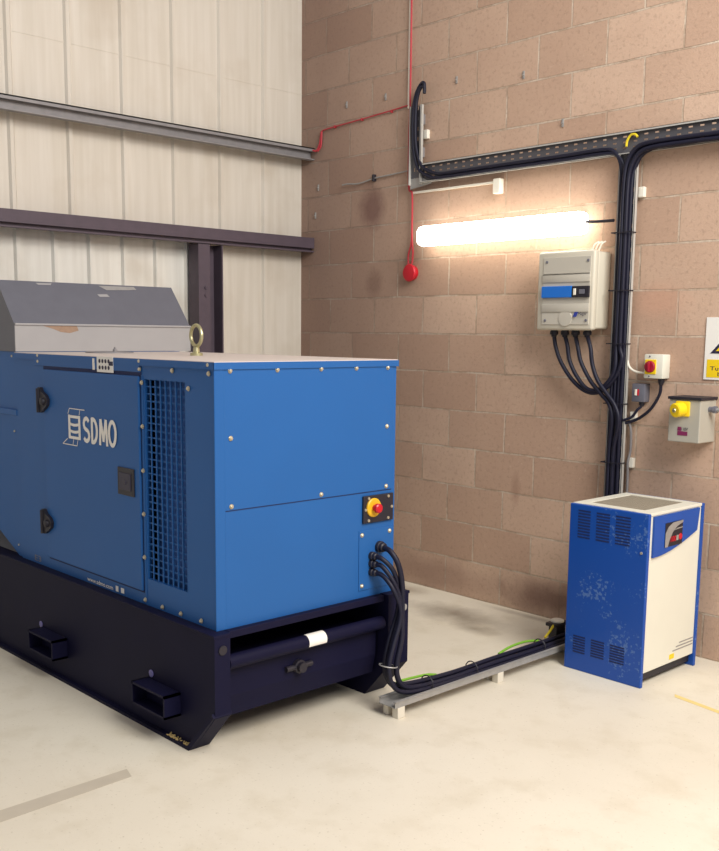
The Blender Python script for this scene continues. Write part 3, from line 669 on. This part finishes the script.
c = B(); c.tube([(1.05, -.012, 3.105), (.9, -.012, 3.095), (.6, -.012, 3.08), (.27, -.012, 3.065), (.21, -.012, 3.055)], .0045, 8, 4); c.tube([(.21, -.012, 3.055), (.19, -.012, 2.97), (.165, -.02, 2.93), (.14, -.03, 2.935)], .006, 8, 4); c.tube([(.215, -.012, 3.055), (.205, -.012, 2.96), (.18, -.02, 2.925)], .006, 8, 4)
for x_ in (.62, .9, .35): c.box(x_-.005, x_+.005, -.018, 0, 3.058+.04*(x_-.3), 3.075+.04*(x_-.3))
tag(c.build('alarm_cable', m_redw, smooth=True), 'red cable clipped sideways along the blocks towards the upper steel rail', 'cable')
A_ = thing('alarm_sounder', (1.108, 0, 2.0), 'round red fire alarm sounder on the wall left of the light', 'alarm')
B().lathe((1.108, 0, 2.055), (0, -1, 0), [(0, .048), (.018, .048), (.02, .044)], 28).build('base', m_red, A_, smooth=True)
B().lathe((1.108, -.020, 2.055), (0, -1, 0), [(0, .053), (.014, .057), (.022, .050), (.026, .02)], 32).build('cover', m_red, A_, smooth=True)
# loose cable left of the tray
c = B(); c.tube([(1.06, -.012, 2.70), (.9, -.012, 2.692), (.75, -.012, 2.685), (.6, -.014, 2.665), (.5, -.02, 2.672), (.44, -.02, 2.67)], .005, 8, 5)
tag(c.build('grey_cable', m_galv, smooth=True), 'loose pale grey cable on the wall left of the upright tray', 'cable')
tag(B().box(.735, .755, -.024, 0, 2.665, 2.71, .003).build('cable_clip', m_rubber), 'black clip on the loose pale grey cable', 'clip', 'cable clips')
# small fixings
for (x_, z_, lab) in ((1.218, 2.905, 'white saddle clip right of the upright tray end'), (2.772, 2.41, 'white saddle clip right of the riser, above the breaker board'), (2.790, 1.235, 'white saddle clip under the small grey switch'), (2.788, .985, 'white saddle clip right of the riser, lowest one')):
    tag(B().box(x_-.018, x_+.018, -.025, 0, z_-.027, z_+.027, .004).build('saddle_clip', m_white), lab, 'clip', 'white saddle clips')
for (x_, z_, lab) in ((.46, 3.198, 'grey wall fixing beyond the red sideways cable'), (.836, 3.191, 'grey wall fixing above the red sideways cable'), (1.45, 3.194, 'grey fixing on the block right of the upright cable hook'), (1.96, 3.136, 'grey fixing on the block above the middle of the level tray'), (2.244, 2.833, 'blue grey fixing just above the level tray'), (.17, 2.68, 'grey fixing on the block below the upper rail end'), (.14, 2.49, 'grey fixing on the block above the lower rail end')):
    b = B(); b.box(x_-.007, x_+.007, -.006, 0, z_-.022, z_+.022, .002); b.lathe((x_, -.006, z_), (0, -1, 0), [(0, .006), (.006, .005)], 8)
    tag(b.build('wall_fixing', m_galv, smooth=True), lab, 'fixing', 'small wall fixings')

# rotary isolator
m_dred = mat('dark_red_plastic', srgb(160, 18, 45), .4)
I = thing('rotary_isolator', (2.92, 0, 1.45), 'cream isolator box with red rotary switch, above the small grey switch', 'switch')
B().box(2.872, 2.982, -.075, 0, 1.446, 1.572, .006).build('box', m_cream, I, smooth=True)
B().box(2.880, 2.945, -.080, -.074, 1.468, 1.545, .003).build('switch_plate', m_yellow, I)
B().lathe((2.911, -.080, 1.507), (0, -1, 0), [(0, .031), (.007, .030), (.010, .026)], 24).box(2.904, 2.918, -.102, -.09, 1.482, 1.532, .004).build('knob', m_dred, I, smooth=True)
for z_ in (1.457, 1.561): B().lathe((2.905, -.075, z_), (0, -1, 0), [(0, .005), (.003, .004)], 8).build('screw', m_sgrey, I)
B().lathe((2.955, -.035, 1.446), (0, 0, -1), [(0, .018), (.02, .016), (.035, .010)], 10).build('cable_gland', m_rubber, I, smooth=True)
tag(B().tube([(2.757, -.05, 1.535), (2.772, -.05, 1.50), (2.81, -.05, 1.478), (2.872, -.05, 1.472)], .006, 8, 6).build('white_flex', m_white, smooth=True), 'thin white flex curving from the riser into the cream isolator box', 'cable')
# fused spur
P_ = thing('fused_switch', (2.82, 0, 1.315), 'small grey metal switch with red and white rocker, below the isolator', 'switch')
B().box(2.795, 2.872, -.055, 0, 1.318, 1.415, .005).build('box', m_sgrey, P_, smooth=True)
B().box(2.815, 2.829, -.060, -.054, 1.352, 1.385, .002).build('rocker', m_white, P_)
B().box(2.829, 2.840, -.059, -.054, 1.352, 1.385, .002).build('neon', m_red, P_)
B().lathe((2.845, -.03, 1.318), (0, 0, -1), [(0, .016), (.016, .015), (.024, .009)], 10).build('cable_gland', m_rubber, P_, smooth=True)
tag(B().tube([(2.955, -.035, 1.415), (2.945, -.03, 1.36), (2.90, -.03, 1.285), (2.84, -.03, 1.235), (2.79, -.035, 1.21), (2.755, -.05, 1.20)], .0085, 8, 6).build('switch_cable', m_cable, smooth=True), 'black cable from the cream isolator box sweeping down to the riser', 'cable')
tag(B().tube([(2.845, -.035, 1.295), (2.825, -.046, 1.27), (2.80, -.05, 1.235), (2.755, -.062, 1.215)], .0075, 8, 6).build('switch_cable', m_cable, smooth=True), 'black cable from the small grey switch to the riser', 'cable')
tag(B().tube([(2.776, -.035, 1.21), (2.782, -.02, 1.15), (2.784, -.02, 1.05), (2.778, -.03, .985), (2.775, -.02, .9), (2.775, -.02, .7)], .007, 8, 6).build('grey_cable', m_galv_d, smooth=True), 'thin grey cable running down right of the riser to the cabinet', 'cable')

# site transformer with yellow socket
T = thing('socket_transformer', (3.1680, 0, 1.14), 'grey metal wall box with yellow round socket and black lid', 'electrical box')
B().box(3.080, 3.2500, -.16, 0, 1.138, 1.352, .004).build('box', m_grey, T)
B().box(3.074, 3.2570, -.168, 0, 1.352, 1.366, .002).build('lid', m_rubber, T)
b = B(); b.box(3.1180, 3.1960, -.170, -.158, 1.268, 1.345, .006); b.lathe((3.1530, -.168, 1.305), (-.25, -1, -.12), [(0, .038), (.045, .036), (.05, .030), (.05, .026)], 24); so = b.build('yellow_socket', m_yellow, T, smooth=True)
B().lathe((3.1405, -.218, 1.299), (-.25, -1, -.12), [(.0, .012), (.004, .010)], 14).build('socket_pin', m_brass, so)
b = B(); b.lathe((3.2500, -.07, 1.305), (1, 0, 0), [(0, .014), (.02, .014), (.022, .018), (.04, .018)], 10); b.build('cable_gland', m_sgrey, T, smooth=True)
b = B(); b.box(3.1330, 3.1530, -.1615, -.1605, 1.195, 1.215); b.box(3.1330, 3.1880, -.1615, -.1605, 1.172, 1.193); b.build('printed_label', m_mag, T)
B().text('110V', (3.1560, -.1618, 1.197), (1, 0, 0), (0, 0, 1), .034, .016, .01).build('label_lettering', m_ink, T)
tag(B().tube([(3.2860, -.07, 1.305), (3.36, -.06, 1.30), (3.44, -.03, 1.29), (3.6, -.03, 1.28)], .01, 8, 5).build('grey_cable', m_galv, smooth=True), 'grey cable leaving the transformer box towards the right edge', 'cable')
# warning sign
Wn = thing('warning_sign', (3.3370, 0, 1.45), 'white and yellow warning sign with black triangle at the right edge', 'sign')
B().box(3.1730, 3.5070, -.006, 0, 1.45, 1.762, .001).build('board', m_paper, Wn)
b = B(); b.prism([(3.2030, -.006, 1.582), (3.5070-.03, -.006, 1.582), (3.3400, -.006, 1.735)], (0, -.0012, 0)); b.build('triangle_border', m_ink, Wn)
b = B(); b.prism([(3.2330, -.0072, 1.595), (3.4470, -.0072, 1.595), (3.3400, -.0072, 1.705)], (0, -.0008, 0)); b.build('triangle', m_yellow, Wn)
B().prism([(3.3470, -.008, 1.69), (3.3250, -.008, 1.645), (3.3410, -.008, 1.648), (3.3290, -.008, 1.605), (3.3570, -.008, 1.658), (3.3410, -.008, 1.656)], (0, -.0006, 0)).build('lightning_bolt', m_ink, Wn)
B().box(3.1890, 3.4910, -.0072, -.006, 1.462, 1.552).build('text_panel', m_yellow, Wn)
B().text('Danger\nTurn off supply\nbefore use', (3.2070, -.0078, 1.470), (1, 0, 0), (0, 0, 1), .27, .075, .005).build('sign_lettering', m_ink, Wn)

# ------------------------------------------------------------------ blue and cream cabinet
K = thing('charger_cabinet', (3.09, -.4, 0), 'blue and cream floor standing machine cabinet against the block wall', 'cabinet')
x0, x1, y0, y1, H_ = 2.855, 3.285, -.660, -.135, .842
def louvred_side(ya, yb, outer):
    b = B(); b.box(x0, x1+.008, ya, yb, 0.0, H_, .004); return b.build('side_panel', m_side, K)
def side_mat():
    m = mat('chipped_blue_paint', srgb(14, 72, 158), .42); nt = m.node_tree; bs = nt.nodes['Principled BSDF']; tc = nt.nodes['Texture Coordinate']
    n = nt.nodes.new('ShaderNodeTexNoise'); n.inputs['Scale'].default_value = 75; n.inputs['Detail'].default_value = 3; nt.links.new(tc.outputs['Object'], n.inputs['Vector'])
    n2 = nt.nodes.new('ShaderNodeTexNoise'); n2.inputs['Scale'].default_value = 4.6; nt.links.new(tc.outputs['Object'], n2.inputs['Vector'])
    a = nt.nodes.new('ShaderNodeMath'); a.operation = 'MULTIPLY'; nt.links.new(n.outputs['Fac'], a.inputs[0]); nt.links.new(n2.outputs['Fac'], a.inputs[1])
    r = nt.nodes.new('ShaderNodeMapRange'); r.inputs['From Min'].default_value = .345; r.inputs['From Max'].default_value = .40; r.inputs['To Max'].default_value = .38; nt.links.new(a.outputs[0], r.inputs['Value'])
    mx = nt.nodes.new('ShaderNodeMix'); mx.data_type = 'RGBA'; mx.inputs['A'].default_value = srgb(14, 72, 158); mx.inputs['B'].default_value = srgb(120, 150, 185); nt.links.new(r.outputs[0], mx.inputs['Factor']); nt.links.new(mx.outputs['Result'], bs.inputs['Base Color'])
    return m
m_side = side_mat()
sp = louvred_side(y0, y0+.022, True); louvred_side(y1-.022, y1, False)
# louvre slits
for (c0, c1) in ((2.905, 2.975), (3.01, 3.085), (3.118, 3.198)):
    for (z0, z1, n_s) in ((.680, .812, 10), (.095, .175, 7)):
        b = B()
        for k in range(n_s):
            z = z0+(z1-z0)*k/(n_s-1); b.box(c0, c1, y0-.0012, y0+.001, z-.0035, z+.0035)
        b.build('louvre', m_hole, sp)
B().box(x0+.004, x1, y0+.022, y1-.022, .065, H_-.012, .003).build('front_and_body', m_cream, K)
b = B()
xa, xb, ya, yb = x0+.06, x1-.07, y0+.085, y1-.075; zt = H_
b.box(x0, xa, y0+.022, y1-.022, zt-.012, zt+.002, .002); b.box(xb, x1+.004, y0+.022, y1-.022, zt-.012, zt+.002, .002)
b.box(xa, xb, y0+.022, ya, zt-.012, zt+.002); b.box(xa, xb, yb, y1-.022, zt-.012, zt+.002); b.build('top_frame', m_cream, K)
b = B(); b.box(xa, xb, ya, yb, zt-.0115, zt-.006); mesh_ = b.build('vent_mesh', mat('vent_backing', srgb(95, 88, 78), .8), K)
b = B()
n1 = 22
for k in range(n1+1):
    x_ = xa+(xb-xa)*k/n1; b.box(x_-.003, x_+.003, ya, yb, zt-.006, zt-.001)
for k in range(30): y_ = ya+(yb-ya)*k/29; b.box(xa, xb, y_-.003, y_+.003, zt-.005, zt)
b.build('mesh_wires', mat('vent_wire', srgb(160, 150, 132), .6), mesh_)
# badge panel with curved foot
xf = x1+.001
pts = [(xf, -.612, .826), (xf, -.188, .826), (xf, -.205, .715)]+[(xf, -.205-.407*i/10, .715-.085*math.sin(math.pi/2*i/10)) for i in range(1, 11)]
bp_ = B().prism(pts, (.010, 0, 0)).build('badge_panel', m_blue2, K)
xf += .0105
dp = B().box(xf, xf+.002, -.515, -.355, .668, .785).build('display', m_rubber, bp_)
sw = [(xf+.003, -.515, .668), (xf+.003, -.515, .735), (xf+.003, -.49, .765), (xf+.003, -.45, .782), (xf+.003, -.355, .785), (xf+.003, -.355, .775), (xf+.003, -.41, .760), (xf+.003, -.45, .735), (xf+.003, -.475, .70), (xf+.003, -.49, .668)]
B().prism(sw, (.0008, 0, 0)).build('silver_swoosh', m_galv, dp)
B().prism([(xf+.003, -.45, .742), (xf+.003, -.40, .752), (xf+.003, -.357, .753), (xf+.003, -.357, .748), (xf+.003, -.40, .746)], (.0008, 0, 0)).build('silver_line', m_galv, dp)
B().text('100', (xf+.0035, -.465, .688), (0, 1, 0), (0, 0, 1), .05, .028, .02).build('red_digits', m_red, dp, thick=.0005)
B().box(xf+.003, xf+.0035, -.412, -.392, .69, .716).build('display_key', m_galv, dp)
B().lathe((xf+.002, -.373, .705), (1, 0, 0), [(0, .016), (.002, .015)], 18).build('display_button', m_red, dp)
b = B(); b.box(x1, x1+.0015, -.39, -.345, .083, .108); tag(b.build('sticker', m_yellow, K), 'small yellow sticker')
b = B()
for k in range(3): b.box(x1, x1+.0012, -.36+.03*k, -.165, .118+.016*k, .124+.016*k)
b.build('marking', m_galv, K)
b = B(); b.box(x0+.03, x1-.02, y0+.022, y1-.022, .02, .064); b.build('base', m_rubber, K)
B().lathe((3.262, y0, .655), (0, -1, 0), [(0, .007), (.004, .006)], 10).build('screw', m_zinc, sp)

# ------------------------------------------------------------------ floor markings
m_band = mat('worn_grey_paint', srgb(188, 178, 160), .7, noise=.08, nscale=12)
m_ypaint = mat('worn_yellow_paint', srgb(225, 200, 130), .7, noise=.1, nscale=30)
b = B(); b.poly([(2.455, -2.93, .0008), (2.47, -4.6, .0008), (2.58, -4.6, .0008), (2.525, -2.95, .0008)]); tag(b.build('floor_marking', m_band, thick=.0006), 'worn grey band painted on the floor left of the skid corner', 'floor marking')
b = B(); b.poly([(3.44, -.60, .0008), (4.4, -.76, .0008), (4.4, -.79, .0008), (3.46, -.635, .0008)]); tag(b.build('floor_marking', m_ypaint, thick=.0006), 'faint yellow line on the floor right of the cabinet', 'floor marking')
